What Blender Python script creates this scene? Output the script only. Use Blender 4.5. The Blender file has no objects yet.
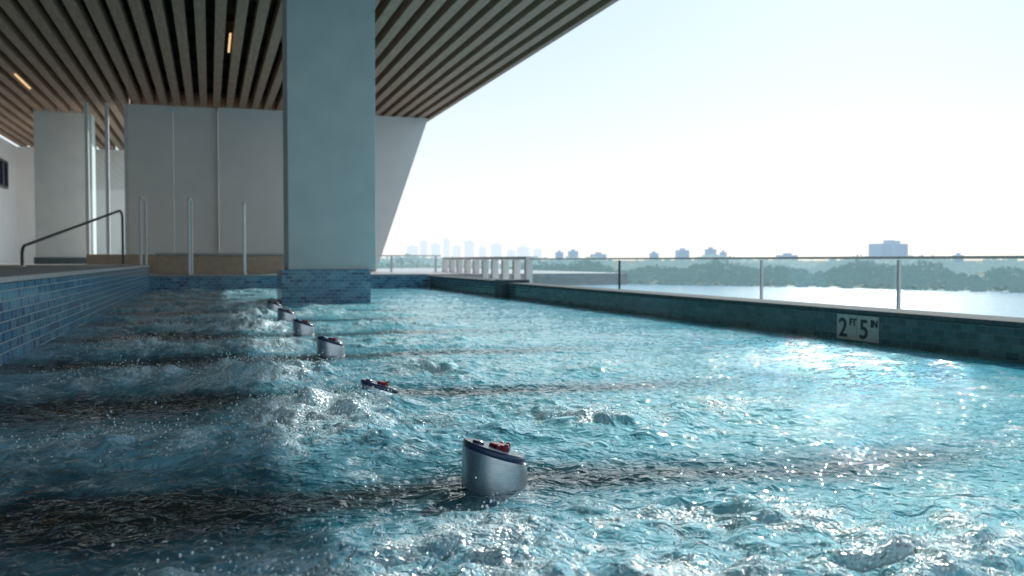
import bpy, math, random, bmesh
import numpy as np
from mathutils import Vector
random.seed(4); rng=np.random.default_rng(7)
scene=bpy.context.scene
scene.view_settings.view_transform='Standard'
scene.view_settings.look='None'
scene.view_settings.exposure=0
COL=scene.collection

# ------------------------------------------------------------------ helpers
def link(o,parent=None):
    COL.objects.link(o)
    if parent: o.parent=parent
    return o
def empty(name):
    e=bpy.data.objects.new(name,None); e.empty_display_size=.1
    return link(e)
def mesh_obj(name,verts,faces,mat=None,parent=None,smooth=False):
    me=bpy.data.meshes.new(name); me.from_pydata([tuple(v) for v in verts],[],faces); me.update()
    if mat: me.materials.append(mat)
    if smooth:
        for p in me.polygons: p.use_smooth=True
    return link(bpy.data.objects.new(name,me),parent)
def boxdata(x0,x1,y0,y1,z0,z1):
    v=[(x0,y0,z0),(x1,y0,z0),(x1,y1,z0),(x0,y1,z0),(x0,y0,z1),(x1,y0,z1),(x1,y1,z1),(x0,y1,z1)]
    f=[(0,3,2,1),(4,5,6,7),(0,1,5,4),(1,2,6,5),(2,3,7,6),(3,0,4,7)]
    return v,f
def boxes(name,lst,mat,parent=None,bevel=0):
    V=[];F=[]
    for b in lst:
        v,f=boxdata(*b); n=len(V); V+=v; F+=[tuple(i+n for i in q) for q in f]
    o=mesh_obj(name,V,F,mat,parent)
    if bevel:
        m=o.modifiers.new('bevel','BEVEL'); m.width=bevel; m.segments=2; m.limit_method='ANGLE'
    return o
def box(name,x0,x1,y0,y1,z0,z1,mat,parent=None,bevel=0):
    return boxes(name,[(x0,x1,y0,y1,z0,z1)],mat,parent,bevel)
def tube(name,pts,r,mat,parent=None):
    cu=bpy.data.curves.new(name,'CURVE'); cu.dimensions='3D'; cu.bevel_depth=r; cu.bevel_resolution=4
    sp=cu.splines.new('POLY'); sp.points.add(len(pts)-1)
    for p,q in zip(sp.points,pts): p.co=(*q,1)
    cu.materials.append(mat); cu.use_fill_caps=True
    return link(bpy.data.objects.new(name,cu),parent)
def lathe(name,prof,mat,parent=None,seg=40,loc=(0,0,0),shear=0):
    V=[];F=[]
    zmax=max(p[1] for p in prof)
    for r,z in prof:
        for i in range(seg):
            a=2*math.pi*i/seg; x=r*math.cos(a); y=r*math.sin(a)
            V.append((loc[0]+x,loc[1]+y,loc[2]+z-shear*x*max(0,z)/zmax))
    for k in range(len(prof)-1):
        for i in range(seg):
            j=(i+1)%seg; F.append((k*seg+i,k*seg+j,(k+1)*seg+j,(k+1)*seg+i))
    F.append(tuple((len(prof)-1)*seg+i for i in range(seg)))
    o=mesh_obj(name,V,F,mat,parent)
    for p in o.data.polygons[:-1]: p.use_smooth=True
    m=o.modifiers.new('es','EDGE_SPLIT'); m.split_angle=math.radians(40)
    return o

class NT:
    def __init__(s,name):
        s.m=bpy.data.materials.new(name); s.m.use_nodes=True
        s.t=s.m.node_tree; s.n=s.t.nodes; s.n.clear()
        s.out=s.n.new('ShaderNodeOutputMaterial')
    def add(s,typ,**kw):
        n=s.n.new(typ)
        for k,v in kw.items(): setattr(n,k,v)
        return n
    def l(s,a,b): s.t.links.new(a,b)
def setin(n,**kw):
    for k,v in kw.items(): n.inputs[k.replace('_',' ')].default_value=v
def ramp(t,stops,interp='LINEAR'):
    r=t.add('ShaderNodeValToRGB'); cr=r.color_ramp; cr.interpolation=interp
    while len(cr.elements)<len(stops): cr.elements.new(.5)
    for e,(p,c) in zip(cr.elements,stops): e.position=p; e.color=(*c,1) if len(c)==3 else c
    return r
def mat_noise(name,c1,c2,scale=8,rough=.6,metal=0,bump=.1,stretch=(1,1,1),spec=.5):
    t=NT(name); p=t.add('ShaderNodeBsdfPrincipled'); t.l(p.outputs[0],t.out.inputs[0])
    g=t.add('ShaderNodeNewGeometry'); mp=t.add('ShaderNodeMapping'); mp.inputs['Scale'].default_value=stretch
    t.l(g.outputs['Position'],mp.inputs[0])
    n=t.add('ShaderNodeTexNoise'); n.inputs['Scale'].default_value=scale; n.inputs['Detail'].default_value=5
    t.l(mp.outputs[0],n.inputs[0])
    r=ramp(t,[(.3,c1),(.7,c2)]); t.l(n.outputs[0],r.inputs[0]); t.l(r.outputs[0],p.inputs['Base Color'])
    p.inputs['Roughness'].default_value=rough; p.inputs['Metallic'].default_value=metal
    p.inputs['Specular IOR Level'].default_value=spec
    if bump:
        b=t.add('ShaderNodeBump'); b.inputs['Strength'].default_value=bump; b.inputs['Distance'].default_value=.01
        t.l(n.outputs[0],b.inputs['Height']); t.l(b.outputs[0],p.inputs['Normal'])
    return t.m
def mat_tile(name,axis,cols,w=.10,h=.05,mortar=(.42,.5,.5)):
    t=NT(name); p=t.add('ShaderNodeBsdfPrincipled'); t.l(p.outputs[0],t.out.inputs[0])
    g=t.add('ShaderNodeNewGeometry'); s=t.add('ShaderNodeSeparateXYZ'); t.l(g.outputs['Position'],s.inputs[0])
    c=t.add('ShaderNodeCombineXYZ')
    if axis=='XY':
        sm=t.add('ShaderNodeMath',operation='ADD'); t.l(s.outputs['X'],sm.inputs[0]); t.l(s.outputs['Y'],sm.inputs[1]); t.l(sm.outputs[0],c.inputs[0])
    else: t.l(s.outputs[axis],c.inputs[0])
    t.l(s.outputs['Z'],c.inputs[1])
    b=t.add('ShaderNodeTexBrick'); t.l(c.outputs[0],b.inputs['Vector'])
    setin(b,Scale=1.0,Color1=(0,0,0,1),Color2=(1,1,1,1),Mortar=(0,0,0,1),Mortar_Size=.003,Mortar_Smooth=.3,Bias=0.0,Brick_Width=w,Row_Height=h)
    r=ramp(t,[(i/(len(cols)-1),x) for i,x in enumerate(cols)]); t.l(b.outputs['Color'],r.inputs[0])
    n=t.add('ShaderNodeTexNoise'); n.inputs['Scale'].default_value=35; t.l(g.outputs['Position'],n.inputs[0])
    mm=t.add('ShaderNodeMix',data_type='RGBA',blend_type='MULTIPLY'); mm.inputs[0].default_value=.5
    t.l(r.outputs[0],mm.inputs[6]); t.l(n.outputs['Fac'],mm.inputs[7])
    mx=t.add('ShaderNodeMix',data_type='RGBA'); t.l(b.outputs['Fac'],mx.inputs[0]); t.l(mm.outputs[2],mx.inputs[6]); mx.inputs[7].default_value=(*mortar,1)
    t.l(mx.outputs[2],p.inputs['Base Color'])
    rr=t.add('ShaderNodeMapRange'); t.l(b.outputs['Fac'],rr.inputs[0]); rr.inputs[3].default_value=.15; rr.inputs[4].default_value=.7
    t.l(rr.outputs[0],p.inputs['Roughness'])
    bp=t.add('ShaderNodeBump',invert=True); bp.inputs['Strength'].default_value=.6; bp.inputs['Distance'].default_value=.003
    t.l(b.outputs['Fac'],bp.inputs['Height']); t.l(bp.outputs[0],p.inputs['Normal'])
    return t.m

# ------------------------------------------------------------------ materials
blues=[(.02,.12,.27),(.06,.29,.50),(.14,.46,.64),(.03,.19,.38),(.24,.54,.70)]
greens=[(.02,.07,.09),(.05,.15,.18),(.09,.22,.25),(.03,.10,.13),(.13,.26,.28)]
M_tileL=mat_tile('blue_tile_long','Y',blues)
M_tileE=mat_tile('blue_tile_end','X',blues)
M_tileC=mat_tile('blue_tile_column','XY',blues,w=.08,h=.04)
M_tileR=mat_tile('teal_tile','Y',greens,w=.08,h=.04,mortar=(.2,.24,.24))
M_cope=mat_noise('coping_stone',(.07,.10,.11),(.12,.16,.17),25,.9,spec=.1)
M_copeL=mat_noise('coping_light',(.35,.38,.40),(.48,.50,.50),25,.5)
M_conc=mat_noise('column_plaster',(.54,.60,.61),(.62,.67,.67),3,.7,bump=.05)
M_white=mat_noise('white_plaster',(.84,.83,.80),(.90,.88,.85),2,.7,bump=.04)
M_tan=mat_noise('tan_stone',(.42,.32,.23),(.54,.43,.32),10,.6)
M_deck=mat_noise('deck_stone',(.36,.36,.35),(.48,.48,.46),12,.5)
M_wood=mat_noise('slat_timber',(.31,.20,.135),(.46,.315,.22),6,.6,bump=.05,stretch=(6,.5,6),spec=.3)
M_void=mat_noise('ceiling_void',(.04,.03,.025),(.055,.045,.036),3,.9,bump=0)
M_steel=mat_noise('brushed_steel',(.40,.42,.45),(.56,.58,.61),60,.30,1,bump=.05,stretch=(1,1,12))
M_whitem=mat_noise('white_metal',(.70,.72,.73),(.80,.81,.82),20,.35,bump=0)
M_dark=mat_noise('dark_metal',(.03,.035,.04),(.06,.065,.07),20,.35,bump=0)
M_navy=mat_noise('navy_plastic',(.012,.025,.07),(.02,.05,.12),20,.2,bump=0)
M_red=mat_noise('red_plastic',(.14,.006,.016),(.24,.012,.035),30,.25,bump=0)
M_mark=mat_noise('marker_tile',(.55,.56,.50),(.65,.66,.60),30,.3,bump=0)
M_ink=mat_noise('marker_ink',(.02,.025,.03),(.04,.045,.05),30,.4,bump=0)
def mat_glass():
    t=NT('rail_glass'); a=t.add('ShaderNodeBsdfTransparent'); a.inputs[0].default_value=(.93,.97,.97,1)
    g=t.add('ShaderNodeBsdfGlossy'); g.inputs['Roughness'].default_value=.02
    m=t.add('ShaderNodeMixShader'); m.inputs[0].default_value=.06; t.l(a.outputs[0],m.inputs[1]); t.l(g.outputs[0],m.inputs[2]); t.l(m.outputs[0],t.out.inputs[0])
    return t.m
M_glass=mat_glass()
def mat_emit(name,c,s):
    t=NT(name); e=t.add('ShaderNodeEmission'); e.inputs[0].default_value=(*c,1); e.inputs[1].default_value=s; t.l(e.outputs[0],t.out.inputs[0]); return t.m
M_lamp=mat_emit('lamp_glow',(1,.66,.34),1.0)

# ------------------------------------------------------------------ pool walls, decks
XL,XR,Y0,Y1=-.95,3.78,-1.5,16.0
e=empty('pool_wall')
box('tile_face',XL-.12,XL,Y0,Y1,-1.0,.385,M_tileL,e)
box('coping',XL-.40,XL+.012,Y0,Y1,.388,.42,M_copeL,e,.006)
e=empty('pool_wall')
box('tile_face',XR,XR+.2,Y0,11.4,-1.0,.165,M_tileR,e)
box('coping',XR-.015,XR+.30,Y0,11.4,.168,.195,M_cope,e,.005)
e=empty('pool_wall')
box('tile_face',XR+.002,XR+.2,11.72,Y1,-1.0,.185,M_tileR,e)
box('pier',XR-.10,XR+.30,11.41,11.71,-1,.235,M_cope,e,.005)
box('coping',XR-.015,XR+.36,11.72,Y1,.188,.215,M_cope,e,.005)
e=empty('pool_wall')
box('tile_face',XL,XR,Y1,Y1+.2,-1.0,.22,M_tileE,e)
box('coping',XL+.013,XR-.016,Y1-.012,Y1+.5,.223,.25,M_copeL,e,.005)
e=empty('pool_wall')
box('tile_face',XL,XR,Y0-.2,Y0,-1.0,.165,M_tileE,e)
box('pool_floor',XL-.1,XR+.1,Y0-.1,Y1+.1,-1.1,-1.0,M_tileE)
box('deck',-5.3,XL-.402,-4,29.5,.2,.41,M_deck)
box('deck',XL-.40,8.0,Y1+.502,29.5,.0,.235,M_deck)
box('deck',XR+.37,6.2,-4,Y1+.5,-.5,-.35,M_deck)
e=empty('stone_bench')
box('bench_body',-.90,1.7,17.4,18.0,.235,.58,M_tan,e,.01)
box('bench_top',-.93,1.73,17.37,18.03,.583,.63,M_copeL,e,.008)
e=empty('terrace_building')
box('podium',-14,6.3,-12,32,-24,-1.12,M_white,e)
boxes('podium_window_bands',[(6.301,6.33,-11,31,-1.12-3.6*k-2.4,-1.12-3.6*k-1.0) for k in range(5)],M_dark,e)

e=empty('depth_marker_sign')
boxes('marker_tiles',[(XR-.008,XR-.001,4.38,4.565,.004,.160),(XR-.008,XR-.001,4.57,4.755,.004,.160)],M_mark,e,.002)
def txt(s,size,y,z):
    c=bpy.data.curves.new('numeral','FONT'); c.body=s; c.size=size; c.extrude=.0012; c.offset=.0025; c.materials.append(M_ink)
    o=link(bpy.data.objects.new('numeral_'+s,c),e); o.location=(XR-.0098,y,z); o.rotation_euler=(math.radians(90),0,math.radians(-90)); return o
txt('2',.165,4.735,.022); txt('FT',.06,4.635,.095); txt('5',.165,4.545,.022); txt('IN',.06,4.445,.095)

# ------------------------------------------------------------------ columns
e=empty('concrete_column')
box('shaft',.86,1.88,10.70,11.35,.386,4.0,M_conc,e,.008)
box('tiled_base',.78,1.80,10.62,11.45,-1.0,.385,M_tileC,e)
e=empty('concrete_column')
box('shaft',-3.68,-2.5,22.4,23.0,.41,4.0,M_conc,e,.008)
box('plinth',-3.71,-2.47,22.37,23.03,.41,.56,M_cope,e)

e=empty('slanted_wall')
mesh_obj('fin',[(.2,20.6,.235),(3.62,20.6,.235),(4.85,20.6,3.8),(.2,20.6,3.8),(.2,20.95,.235),(3.62,20.95,.235),(4.85,20.95,3.8),(.2,20.95,3.8)],
   [(0,1,2,3),(7,6,5,4),(1,5,6,2),(0,4,5,1),(3,2,6,7),(0,3,7,4)],M_white,e)
box('base_course',.2,3.6,20.56,20.597,.236,.55,M_tan,e)
e=empty('glazed_screen')
box('sill_wall',-2.45,.195,20.7,20.9,.236,.62,M_tan,e)
boxes('wall_panels',[(-1.62,-.72,20.7,20.9,.62,3.8),(-.712,.195,20.7,20.9,.62,3.8)],M_white,e,.003)
boxes('mullions',[(x-.035,x+.035,20.72,20.84,.62,3.8) for x in (-2.42,-2.03,-1.66)],M_whitem,e)
box('glass',-2.45,-1.63,20.775,20.785,.62,3.8,M_glass,e)
e=empty('building_wall')
box('wall',-5.6,-5.3,-4,29.8,.2,3.8,M_white,e)
box('end_wall',-5.3,-2.2,29.5,29.8,.2,3.8,M_white,e)
for y in (20.5,23.6,26.6):
    boxes('window_frame',[(-5.297,-5.22,y,y+1.3,z,z+.05) for z in (2.45,3.15)]+[(-5.297,-5.22,y+d,y+d+.05,2.5,3.15) for d in (0,.62,1.25)],M_dark,e)
    box('window_glass',-5.296,-5.27,y+.05,y+1.25,2.5,3.15,M_navy,e)

# ------------------------------------------------------------------ roof canopy
e=empty('roof_canopy')
box('roof_slab',-5.6,4.86,-5,21.2,4.12,4.6,M_void,e)
box('roof_slab_back',-5.6,-1.6,21.202,30,4.12,4.6,M_void,e)
sl=[];x=-5.2
while x<4.7:
    sl.append((x,x+.14,-5,21.15 if x>-1.7 else 29.9,3.80,4.0)); x+=.265
boxes('timber_slats',sl,M_wood,e,.004)
box('edge_fascia',4.865,4.95,-5,21.2,3.79,4.62,M_wood,e)
box('end_fascia',-1.6,4.86,21.16,21.198,3.79,4.118,M_wood,e)
boxes('cross_bearers',[(-5.25,4.8,y,y+.06,4.005,4.1) for y in np.arange(-4,21,1.5)],M_void,e)
boxes('strip_lamps',[(.30,.33,13.8,15.0,3.775,3.797),(-3.25,-3.22,18.0,19.4,3.775,3.797),(-3.25,-3.22,12.5,13.6,3.775,3.797)],M_lamp,e)

# ------------------------------------------------------------------ handrails
def handrail(x0,y0,z,x1,y1,h,h1,mat):
    e=empty('handrail'); r=.12
    d=Vector((x1-x0,y1-y0)); L=d.length; d/=L
    P=lambda s,zz:(x0+d.x*s,y0+d.y*s,zz)
    pts=[P(0,z)]
    for a in range(0,91,15): pts.append(P(r-r*math.cos(math.radians(a)),z+h-r+r*math.sin(math.radians(a))))
    pts+=[P(L-r,z+h1)]
    for a in range(15,91,15): pts.append(P(L-r+r*math.sin(math.radians(a)),z+h1-r+r*math.cos(math.radians(a))))
    pts.append(P(L,z))
    tube('rail',pts,.021,mat,e)
    lathe('flange_1',[(.05,0),(.05,.012),(.024,.016)],M_steel,e,20,(x0,y0,z))
    lathe('flange_2',[(.05,0),(.05,.012),(.024,.016)],M_steel,e,20,(x1,y1,z))
handrail(-2.45,13.9,.41,-1.45,17.2,.30,.95,M_dark)
handrail(-1.09,16.2,.25,-1.05,16.9,1.3,1.3,M_whitem)
handrail(-.33,16.2,.25,-.30,16.9,1.3,1.3,M_whitem)
handrail(.56,16.2,.25,.60,16.9,1.25,1.25,M_whitem)

# ------------------------------------------------------------------ glass railing
XG=5.0
posts=[0.2,2.0,3.7,5.59,7.40,10.55,13.95]
for a,b in zip(posts[:-1],posts[1:]):
    e=empty('glass_railing')
    box('panel',XG-.005,XG+.005,a+.05,b-.03,-.28,.505,M_glass,e)
    box('post',XG-.012,XG+.012,a-.012,a+.012,-.35,.50,M_whitem if abs(b-13.95)>.1 else M_dark,e,.003)
    box('top_rail',XG-.018,XG+.018,a,b-.002,.508,.528,M_whitem,e)
    box('shoe',XG-.04,XG+.04,a+.021,b-.021,-.35,-.27,M_whitem,e)
e=empty('post_fence')
boxes('posts',[(XG-.06,XG+.06,y,y+.09,-.35,.50) for y in np.arange(14.0,19.6,.62)],M_white,e,.004)
box('rail',XG-.07,XG+.07,13.96,19.6,.505,.56,M_white,e,.004)
e=empty('glass_railing')
box('panel',1.9,4.9,19.69,19.70,.30,.57,M_glass,e)
boxes('posts',[(x-.02,x+.02,19.67,19.72,.235,.58) for x in (2,2.9,3.8,4.8)],M_whitem,e)
box('top_rail',1.9,4.92,19.66,19.73,.583,.61,M_whitem,e)

# ------------------------------------------------------------------ noise
perm=rng.permutation(512)
def perlin(x,y,seed=0):
    xi=np.floor(x).astype(int); yi=np.floor(y).astype(int); xf=x-xi; yf=y-yi
    u=xf*xf*xf*(xf*(xf*6-15)+10); v=yf*yf*yf*(yf*(yf*6-15)+10)
    def g(ix,iy,dx,dy):
        h=perm[(perm[(ix+seed*37)&511]+iy+seed*11)&511]; a=h*(2*math.pi/512*7.0)
        return np.cos(a)*dx+np.sin(a)*dy
    n00=g(xi,yi,xf,yf); n10=g(xi+1,yi,xf-1,yf); n01=g(xi,yi+1,xf,yf-1); n11=g(xi+1,yi+1,xf-1,yf-1)
    return ((n00*(1-u)+n10*u)*(1-v)+(n01*(1-u)+n11*u)*v)*1.5
def fbm(x,y,f,o=4,g=.5,seed=0):
    s=0;a=1;t=0
    for k in range(o):
        s=s+a*perlin(x*f+k*17.3,y*f-k*9.1,seed+k); t+=a; a*=g; f*=2.03
    return s/t
def ridged(x,y,f,o=4,g=.5,seed=0):
    s=0;a=1;t=0
    for k in range(o):
        s=s+a*(1-np.abs(perlin(x*f+k*7.3,y*f+k*3.1,seed+k))*2); t+=a; a*=g; f*=2.03
    return s/t
def sm(a,b,x):
    t=np.clip((x-a)/(b-a),0,1); return t*t*(3-2*t)

# ------------------------------------------------------------------ pool water
P=1.42; NY=1.88
nz=[(.59,NY+P*k) for k in range(6)]
ys=[Y0]
while ys[-1]<Y1:
    y=ys[-1]; ys.append(y+(.014 if y<1.0 else max(.006,.0045*y)))
ys[-1]=Y1
ys=np.array(ys); xs=np.linspace(XL,XR,720)
X,Y=np.meshgrid(xs,ys)
def water(X,Y):
    wx=X+.12*fbm(X,Y,1.3,3,.5,3); wy=Y+.16*fbm(X,Y,1.1,3,.5,5)
    ph=(wy-NY)/P; dd=(ph-np.round(ph))*P
    aer=(.5-.5*np.cos(2*np.pi*ph))**.75
    jm=sm(-1.3,-.6,X)*(1-sm(1.0,2.4,X))
    jet=aer*jm*(.5+.8*sm(-.25,.35,fbm(X,Y,1.7,2,.5,9)))
    m=np.zeros_like(X)
    for cx,cy,r,a in [(.3,2.95,.24,.95),(.55,3.1,.14,.6),(.15,3.85,.22,.8),(-.30,2.6,.18,.5),(.25,6.6,.3,1.1),(.5,1.42,.2,.6),(.98,1.50,.24,.45),(1.1,1.15,.3,.4),
                      (.2,1.45,.18,.5),(.25,5.3,.24,.9),(.3,8.1,.3,1.0),(.3,9.6,.3,.9),(.75,1.2,.22,.5),(-.3,4.0,.2,.5),(-.35,5.3,.2,.5)]:
        m=np.maximum(m,a*np.exp(-((X-cx)**2+(Y-cy)**2)/(r*r)))
    turb=np.clip(jet*.6+m,0,1.3)
    ledge=np.exp(-(dd/(.15+.05*fbm(X,Y,3,2,.5,77)))**2)*(1-sm(1.0,2.6,X+.5*fbm(X,Y,1.5,2,.5,78)))*np.clip(1-1.2*m,0,1)
    calm=1-.45*sm(1.0,2.3,X)
    base=(.010*fbm(X,Y,.9,3,.5,1)+.013*fbm(X+.3*Y,Y*1.5,2.3,4,.55,2))*calm
    rip=(.0055*(ridged(wx,wy*1.7,5,4,.5,4)-.5)+.0035*fbm(wx,wy*1.4,20,2,.5,17))*(.35+.65*calm)
    bub=np.abs(fbm(wx,wy,7,2,.45,12))
    lump=turb*(.02+.05*ridged(wx,wy,2.8,3,.42,6)*sm(-.6,.5,fbm(X,Y,4,2,.5,8))+.045*bub+.012*np.abs(fbm(wx,wy,18,3,.55,14)))
    z=base+rip+lump-.005
    near=np.zeros_like(X)
    for cx,cy in nz: near=np.maximum(near,np.exp(-(((X-cx)**2+(Y-cy)**2)/.15**2)**2))
    z=z*(1-near)+near*(.010+.35*z)
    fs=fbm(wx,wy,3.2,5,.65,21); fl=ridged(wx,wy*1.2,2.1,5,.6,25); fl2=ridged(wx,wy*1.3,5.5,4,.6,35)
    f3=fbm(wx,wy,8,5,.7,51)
    caustic_lace=sm(.62,.9,fl)*(.3+.7*sm(-.15,.3,fbm(X,Y,.8,2,.5,30)))  # foam streaks plus a caustic light network, painted as pale lace
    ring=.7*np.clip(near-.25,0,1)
    foam_caustic=sm(.2,1.5,turb*1.0+.2*m+1.0*fs+1.1*f3)*.9+ring*sm(-.3,.4,fs)+.5*caustic_lace*sm(.4,1.2,X+.3*fs)+.3*caustic_lace+.45*sm(.55,.9,fl2)*sm(0,.5,turb+.2)
    foam_caustic=np.clip(foam_caustic*(1-.75*ledge*(1-ring)),0,1)
    aer_caustic=np.clip(turb*.9+aer*.6*sm(-1.8,-.9,X)+.7*fs+.5*f3+.25*(fl-.5),0,1)*(1-.9*ledge)  # aeration; the ridged term paints pool-floor caustic light into the colour
    return z,foam_caustic,aer_caustic,turb,ledge
Z,FO,AE,TU,LE=water(X,Y)
dX=.02*TU*fbm(X,Y,7,2,.5,41); dY=.02*TU*fbm(X,Y,7,2,.5,43)
edge=sm(0,.05,X-XL)*sm(0,.05,XR-X)
ny,nx=X.shape
co=np.stack([X+dX*edge,Y+dY*edge,Z],-1).reshape(-1,3).astype(np.float32)
i=np.arange(nx*ny).reshape(ny,nx)
q=np.stack([i[:-1,:-1],i[:-1,1:],i[1:,1:],i[1:,:-1]],-1).reshape(-1,4)
me=bpy.data.meshes.new('pool_water'); me.vertices.add(len(co)); me.vertices.foreach_set('co',co.ravel())
me.loops.add(q.size); me.loops.foreach_set('vertex_index',q.ravel().astype(np.int32))
me.polygons.add(len(q)); me.polygons.foreach_set('loop_start',np.arange(0,q.size,4,dtype=np.int32)); me.polygons.foreach_set('loop_total',np.full(len(q),4,dtype=np.int32))
me.update(calc_edges=True); me.polygons.foreach_set('use_smooth',np.ones(len(q),dtype=bool))
for nm,A in (('foam_caustic',FO),('aer',AE),('ledge',LE)):  # froth and aeration masks, both carrying painted caustic light
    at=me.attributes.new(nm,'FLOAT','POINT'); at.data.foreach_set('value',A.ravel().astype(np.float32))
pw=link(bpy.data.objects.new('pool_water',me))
def mat_water():
    t=NT('pool_water'); p=t.add('ShaderNodeBsdfPrincipled'); t.l(p.outputs[0],t.out.inputs[0])
    def M(op,a,b=None,c=None):
        n=t.add('ShaderNodeMath',operation=op)
        for k,x in enumerate((a,b,c)):
            if x is None: continue
            if isinstance(x,(int,float)): n.inputs[k].default_value=x
            else: t.l(x,n.inputs[k])
        return n.outputs[0]
    def rng_(x,a,b,c,d):
        n=t.add('ShaderNodeMapRange'); n.interpolation_type='SMOOTHSTEP'
        t.l(x,n.inputs[0])
        for k,v_ in zip((1,2,3,4),(a,b,c,d)): n.inputs[k].default_value=v_
        return n.outputs[0]
    g=t.add('ShaderNodeNewGeometry'); s=t.add('ShaderNodeSeparateXYZ'); t.l(g.outputs['Position'],s.inputs[0])
    at=lambda nm:t.add('ShaderNodeAttribute',attribute_name=nm).outputs['Fac']
    fo=at('foam_caustic'); ae=at('aer'); le=at('ledge')
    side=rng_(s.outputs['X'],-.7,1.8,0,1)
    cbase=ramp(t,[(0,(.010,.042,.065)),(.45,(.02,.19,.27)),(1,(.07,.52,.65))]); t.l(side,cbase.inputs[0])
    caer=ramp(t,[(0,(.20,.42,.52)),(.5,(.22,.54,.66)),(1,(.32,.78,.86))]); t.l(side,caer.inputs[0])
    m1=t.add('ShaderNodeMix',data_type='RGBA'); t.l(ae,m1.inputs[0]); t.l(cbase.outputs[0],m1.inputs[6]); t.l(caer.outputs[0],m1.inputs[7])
    # submerged dark stone lounger ledges seen through the calmer water
    ml=t.add('ShaderNodeMix',data_type='RGBA'); t.l(M('MULTIPLY',le,.9),ml.inputs[0]); t.l(m1.outputs[2],ml.inputs[6]); ml.inputs[7].default_value=(.026,.028,.026,1)
    wn=t.add('ShaderNodeTexNoise'); setin(wn,Scale=9.0,Detail=3.0); t.l(g.outputs['Position'],wn.inputs[0])
    wv=t.add('ShaderNodeVectorMath',operation='MULTIPLY_ADD'); t.l(wn.outputs['Color'],wv.inputs[0]); wv.inputs[1].default_value=(.07,.07,.07); t.l(g.outputs['Position'],wv.inputs[2])
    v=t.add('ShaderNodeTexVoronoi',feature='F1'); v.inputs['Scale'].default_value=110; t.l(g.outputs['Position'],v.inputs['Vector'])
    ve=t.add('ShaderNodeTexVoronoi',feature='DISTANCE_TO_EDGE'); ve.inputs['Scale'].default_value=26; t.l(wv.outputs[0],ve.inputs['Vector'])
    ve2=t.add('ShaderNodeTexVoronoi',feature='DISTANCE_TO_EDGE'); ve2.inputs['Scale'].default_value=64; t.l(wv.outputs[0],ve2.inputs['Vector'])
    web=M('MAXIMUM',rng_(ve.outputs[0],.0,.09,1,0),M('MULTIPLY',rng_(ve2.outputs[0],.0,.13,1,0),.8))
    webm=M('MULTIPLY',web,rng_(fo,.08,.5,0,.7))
    n=t.add('ShaderNodeTexNoise'); setin(n,Scale=26.0,Detail=6.0,Roughness=.75); t.l(g.outputs['Position'],n.inputs[0])
    a2=M('ADD',M('MULTIPLY_ADD',v.outputs['Distance'],.5,M('MULTIPLY',M('SUBTRACT',n.outputs['Fac'],.5),2.6)),fo)
    fr0=rng_(a2,.50,1.45,0,.80)
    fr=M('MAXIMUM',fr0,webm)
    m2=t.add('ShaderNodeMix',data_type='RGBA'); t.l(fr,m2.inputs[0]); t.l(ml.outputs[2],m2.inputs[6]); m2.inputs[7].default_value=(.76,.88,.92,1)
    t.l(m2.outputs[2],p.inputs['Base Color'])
    t.l(rng_(fr,0,1,.012,.14),p.inputs['Roughness']); p.inputs['IOR'].default_value=1.34
    w=t.add('ShaderNodeTexNoise'); setin(w,Scale=20.0,Detail=2.0,Roughness=.5,Distortion=1.2); t.l(g.outputs['Position'],w.inputs[0])
    b1=t.add('ShaderNodeBump'); b1.inputs['Strength'].default_value=.9; b1.inputs['Distance'].default_value=.018; t.l(w.outputs['Fac'],b1.inputs['Height'])
    vm=M('MULTIPLY',v.outputs['Distance'],M('MAXIMUM',fr,rng_(fo,.2,.6,0,.6)))
    b2=t.add('ShaderNodeBump',invert=True); b2.inputs['Strength'].default_value=.7; b2.inputs['Distance'].default_value=.007; t.l(vm,b2.inputs['Height']); t.l(b1.outputs[0],b2.inputs['Normal'])
    t.l(b2.outputs[0],p.inputs['Normal'])
    return t.m
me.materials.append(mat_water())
def mat_drop():
    t=NT('spray'); p=t.add('ShaderNodeBsdfPrincipled'); t.l(p.outputs[0],t.out.inputs[0])
    setin(p,Base_Color=(.84,.92,.94,1),Roughness=.05,IOR=1.33); return t.m
w=np.clip(TU-.25,0,None)**1.5; w[Y<.9]=0; w=w/(1+Y)
w=(w*np.gradient(ys)[:,None]).ravel(); w/=w.sum()
idx=rng.choice(len(w),9000,p=w)
F=[]
bm=bmesh.new(); bmesh.ops.create_icosphere(bm,subdivisions=1,radius=1); iv=np.array([v.co[:] for v in bm.verts]); jf=[tuple(v.index for v in f.verts) for f in bm.faces]; bm.free()
allv=[]; TR=TU.ravel()
for k,j in enumerate(idx):
    c=co[j]; r=rng.uniform(.0006,.0022)*(1+.25*c[1]**.5); h=rng.exponential(.015)*(.4+TR[j])
    cc=c+np.array([rng.normal(0,.012),rng.normal(0,.012),h])
    allv.append(iv*r*np.array([1,1,rng.uniform(.8,1.5)])+cc); n=k*len(iv); F+=[tuple(a+n for a in f) for f in jf]
mesh_obj('water_spray',np.concatenate(allv),F,mat_drop(),None,True)

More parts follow.
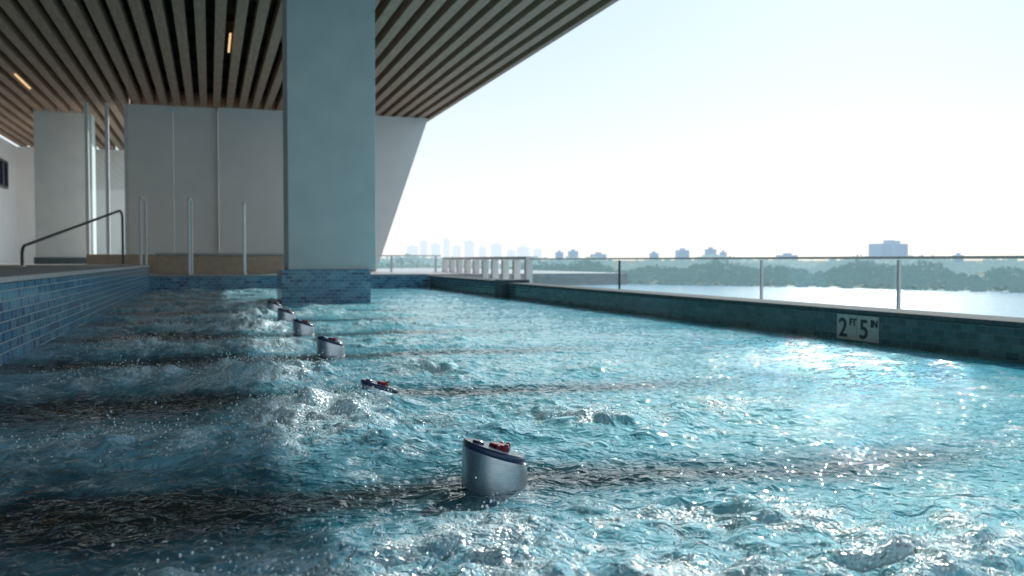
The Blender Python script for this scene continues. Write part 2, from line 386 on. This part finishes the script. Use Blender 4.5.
# ------------------------------------------------------------------ jet nozzles
for k,(x,y) in enumerate(nz):
    e=empty('jet_nozzle')
    sink=0 if k!=1 else -.045
    r=.073
    lathe('steel_body',[(r*1.03,-.14),(r*1.0,.0),(r*.97,.066),(r*.955,.072)],M_steel,e,48,(x,y,sink),.33)
    lathe('dark_collar',[(r*.90,.068),(r*.95,.0735),(r*.95,.082),(r*.90,.087),(r*.7,.087)],M_navy,e,48,(x,y,sink+.001),.33)
    lathe('red_knob',[(r*.30,.084),(r*.32,.094),(r*.27,.099),(r*.1,.1)],M_red,e,14,(x+.012,y,sink-.004),.2)
    boxes('knob_grips',[(x+.012+.02*math.cos(a)-.004,x+.012+.02*math.cos(a)+.004,y+.02*math.sin(a)-.004,y+.02*math.sin(a)+.004,sink+.08,sink+.096) for a in np.arange(0,6.2,1.047)],M_red,e,.0015)
    lathe('button',[(r*.17,.086),(r*.17,.093),(r*.12,.096)],M_navy,e,20,(x-.04,y-.01,sink+.012),.2)

# ------------------------------------------------------------------ far landscape
TH=math.radians(18.55); F_=900.
def pos(px,D):
    u=(px-512)/F_; return D*(math.sin(TH)+u*math.cos(TH)), D*(math.cos(TH)-u*math.sin(TH))
def bank(az):
    return 800-170*sm(math.radians(15),math.radians(55),az)+400*sm(math.radians(12),math.radians(-25),az)
azs=np.radians(np.linspace(-180,180,361)); rs=np.concatenate([[0,60,200,400],np.linspace(500,2600,60),[3500,5000,9000,16000]])
A,R=np.meshgrid(azs,rs); Bk=bank(A)+25*fbm(A*20,A*0,1,3)
Zt=-24+ (sm(0,40,R-Bk)*5.5)+sm(100,1100,R-Bk)*9+sm(60,600,R-Bk)*3*fbm(R/300*np.sin(A),R/300*np.cos(A),1,3)
Zt=np.where(R>400,Zt,-24)
tv=np.stack([R*np.sin(A),R*np.cos(A),Zt],-1).reshape(-1,3); n=len(azs); tf=[]
for a in range(len(rs)-1):
    for b in range(n-1): tf.append((a*n+b,(a+1)*n+b,(a+1)*n+b+1,a*n+b+1))
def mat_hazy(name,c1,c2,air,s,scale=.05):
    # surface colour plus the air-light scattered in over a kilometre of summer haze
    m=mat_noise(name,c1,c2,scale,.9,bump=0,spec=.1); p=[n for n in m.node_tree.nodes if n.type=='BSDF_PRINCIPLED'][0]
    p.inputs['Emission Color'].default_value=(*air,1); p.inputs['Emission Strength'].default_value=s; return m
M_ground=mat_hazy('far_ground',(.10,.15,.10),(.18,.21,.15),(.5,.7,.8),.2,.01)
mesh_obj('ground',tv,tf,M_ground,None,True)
def mat_river():
    t=NT('river_water'); p=t.add('ShaderNodeBsdfPrincipled'); t.l(p.outputs[0],t.out.inputs[0])
    setin(p,Base_Color=(.20,.38,.47,1),Roughness=.2,IOR=1.33)
    g=t.add('ShaderNodeNewGeometry'); n=t.add('ShaderNodeTexNoise'); setin(n,Scale=.25,Detail=6.0,Roughness=.6); t.l(g.outputs['Position'],n.inputs[0])
    b=t.add('ShaderNodeBump'); b.inputs['Strength'].default_value=.4; b.inputs['Distance'].default_value=1.0; t.l(n.outputs['Fac'],b.inputs['Height']); t.l(b.outputs[0],p.inputs['Normal'])
    return t.m
mesh_obj('river',[(-1500,-1500,-20),(1500,-1500,-20),(1500,1500,-20),(-1500,1500,-20)],[(0,1,2,3)],mat_river())
def treebelt(name,n,r0,r1,h0,h1,mat,q=16,s=2.6):
    vs=[];fs=[]
    for k in range(n):
        az=math.radians(rng.uniform(-18,62)); b=float(bank(np.array(az))); d=b+rng.uniform(r0,r1)
        x=d*math.sin(az); y=d*math.cos(az); H=rng.uniform(h0,h1)*(1+.25*math.sin(az*37)+.2*math.sin(az*91+2))
        zg=-24+5.5*float(sm(0,40,d-b))+9*float(sm(100,1100,d-b)); w=H*.5
        for j in range(q):
            ph=rng.uniform(0,6.28); rr=w*rng.uniform(.2,1)**.5; zz=rng.uniform(.08,1); rr*=math.sqrt(max(.08,1-(2*zz-1.05)**2))
            c=np.array([x+rr*math.cos(ph),y+rr*math.sin(ph),zg+zz*H])
            a1=rng.normal(size=3); a1/=np.linalg.norm(a1); a2=np.cross(a1,rng.normal(size=3)); a2/=np.linalg.norm(a2)
            ss=s*rng.uniform(.6,1.4); m=len(vs)
            vs+= [c+a1*ss,c+a2*ss,c-a1*ss,c-a2*ss]; fs.append((m,m+1,m+2,m+3))
    return mesh_obj(name,vs,fs,mat)
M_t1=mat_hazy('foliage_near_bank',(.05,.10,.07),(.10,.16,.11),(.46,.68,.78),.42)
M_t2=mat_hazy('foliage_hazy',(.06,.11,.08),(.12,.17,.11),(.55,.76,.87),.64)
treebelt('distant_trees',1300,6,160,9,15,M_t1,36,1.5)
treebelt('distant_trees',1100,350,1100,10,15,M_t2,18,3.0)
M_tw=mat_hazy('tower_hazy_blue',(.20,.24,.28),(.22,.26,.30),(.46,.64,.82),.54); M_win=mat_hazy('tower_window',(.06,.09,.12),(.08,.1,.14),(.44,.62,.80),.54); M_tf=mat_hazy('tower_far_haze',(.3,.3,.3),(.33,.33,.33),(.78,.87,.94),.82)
def tower(px,w,ytop,D,split=0):
    e=empty('apartment_tower'); x,y=pos(px,D); W=w/F_*D; top=.5+(260-ytop)/F_*D; zb=-16
    mat=M_tf if D>=2050 else M_tw
    blocks=[(-W/2,W/2,0,W*.6,zb,top)]
    if split: blocks=[(-W/2,-W*.06,0,W*.5,zb,top-6),(W*.06,W/2,0,W*.5,zb,top-6),(-W*.06,W*.06,3,W*.4,zb,top),(W*.1,W*.25,2,W*.3,top-6,top-1)]
    boxes('walls',[(x+a,x+b,y+c,y+d,z0,z1) for a,b,c,d,z0,z1 in blocks],mat,e)
    wl=[]
    for a,b,c,d,z0,z1 in blocks[:2]:
        z=z0+3
        while z<z1-3:
            k=a+2
            while k<b-3:
                wl.append((x+k,x+k+2.2,y+c-.3,y+c-.05,z,z+1.8)); k+=4.5
            z+=3.6
    if wl and D<2050: boxes('windows',wl,M_win,e)
    if not split: box('roof_plant',x-W*.2,x+W*.15,y+2,y+W*.4,top,top+4,mat,e)
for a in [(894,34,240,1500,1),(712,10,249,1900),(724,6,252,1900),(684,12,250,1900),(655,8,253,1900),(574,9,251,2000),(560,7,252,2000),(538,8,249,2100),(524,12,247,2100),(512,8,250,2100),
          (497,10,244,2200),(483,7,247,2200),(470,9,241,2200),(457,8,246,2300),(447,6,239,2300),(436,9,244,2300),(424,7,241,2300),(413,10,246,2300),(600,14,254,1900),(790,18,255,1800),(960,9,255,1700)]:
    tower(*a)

# ------------------------------------------------------------------ light, sky, camera
EL,AZ=math.radians(27),math.radians(40)
wd=bpy.data.worlds.new('World'); scene.world=wd; wd.use_nodes=True
nt=wd.node_tree; bg=nt.nodes['Background']; sk=nt.nodes.new('ShaderNodeTexSky'); sk.sky_type='NISHITA'
sk.sun_disc=False; sk.sun_elevation=EL; sk.sun_rotation=AZ; sk.air_density=1.0; sk.dust_density=1.0; sk.ozone_density=2.0
tc=nt.nodes.new('ShaderNodeTexCoord'); sp=nt.nodes.new('ShaderNodeSeparateXYZ'); nt.links.new(tc.outputs['Generated'],sp.inputs[0])
rn=nt.nodes.new('ShaderNodeValToRGB'); cr=rn.color_ramp
st=[(0,(.90,.92,.92)),(.08,(.84,.90,.93)),(.18,(.70,.83,.94)),(.32,(.54,.74,.91)),(.6,(.40,.62,.86)),(1,(.28,.48,.78))]
while len(cr.elements)<len(st): cr.elements.new(.5)
for el,(p_,c_) in zip(cr.elements,st): el.position=p_; el.color=(*c_,1)
nt.links.new(sp.outputs['Z'],rn.inputs[0])
sc=nt.nodes.new('ShaderNodeVectorMath'); sc.operation='SCALE'; sc.inputs['Scale'].default_value=.12; nt.links.new(sk.outputs[0],sc.inputs[0])
s2=nt.nodes.new('ShaderNodeVectorMath'); s2.operation='SCALE'; s2.inputs['Scale'].default_value=8.8; nt.links.new(rn.outputs[0],s2.inputs[0])
ad=nt.nodes.new('ShaderNodeVectorMath'); ad.operation='ADD'; nt.links.new(sc.outputs[0],ad.inputs[0]); nt.links.new(s2.outputs[0],ad.inputs[1])
nt.links.new(ad.outputs[0],bg.inputs[0]); bg.inputs[1].default_value=.115
L=bpy.data.lights.new('sun','SUN'); L.energy=5; L.angle=math.radians(.5); L.color=(1,.96,.9)
so=link(bpy.data.objects.new('sun',L)); sd=Vector((math.sin(AZ)*math.cos(EL),math.cos(AZ)*math.cos(EL),math.sin(EL)))
so.rotation_euler=(-sd).to_track_quat('-Z','Y').to_euler(); so.location=(10,10,20)
cam=bpy.data.cameras.new('camera'); cam.lens=F_/1024*36; cam.sensor_width=36; cam.clip_end=30000; cam.clip_start=.02
cam.dof.use_dof=True; cam.dof.focus_distance=2.3; cam.dof.aperture_fstop=5.6
c=link(bpy.data.objects.new('camera',cam)); c.location=(0,0,.5); c.rotation_euler=(math.radians(90-1.78),0,-TH)
scene.camera=c
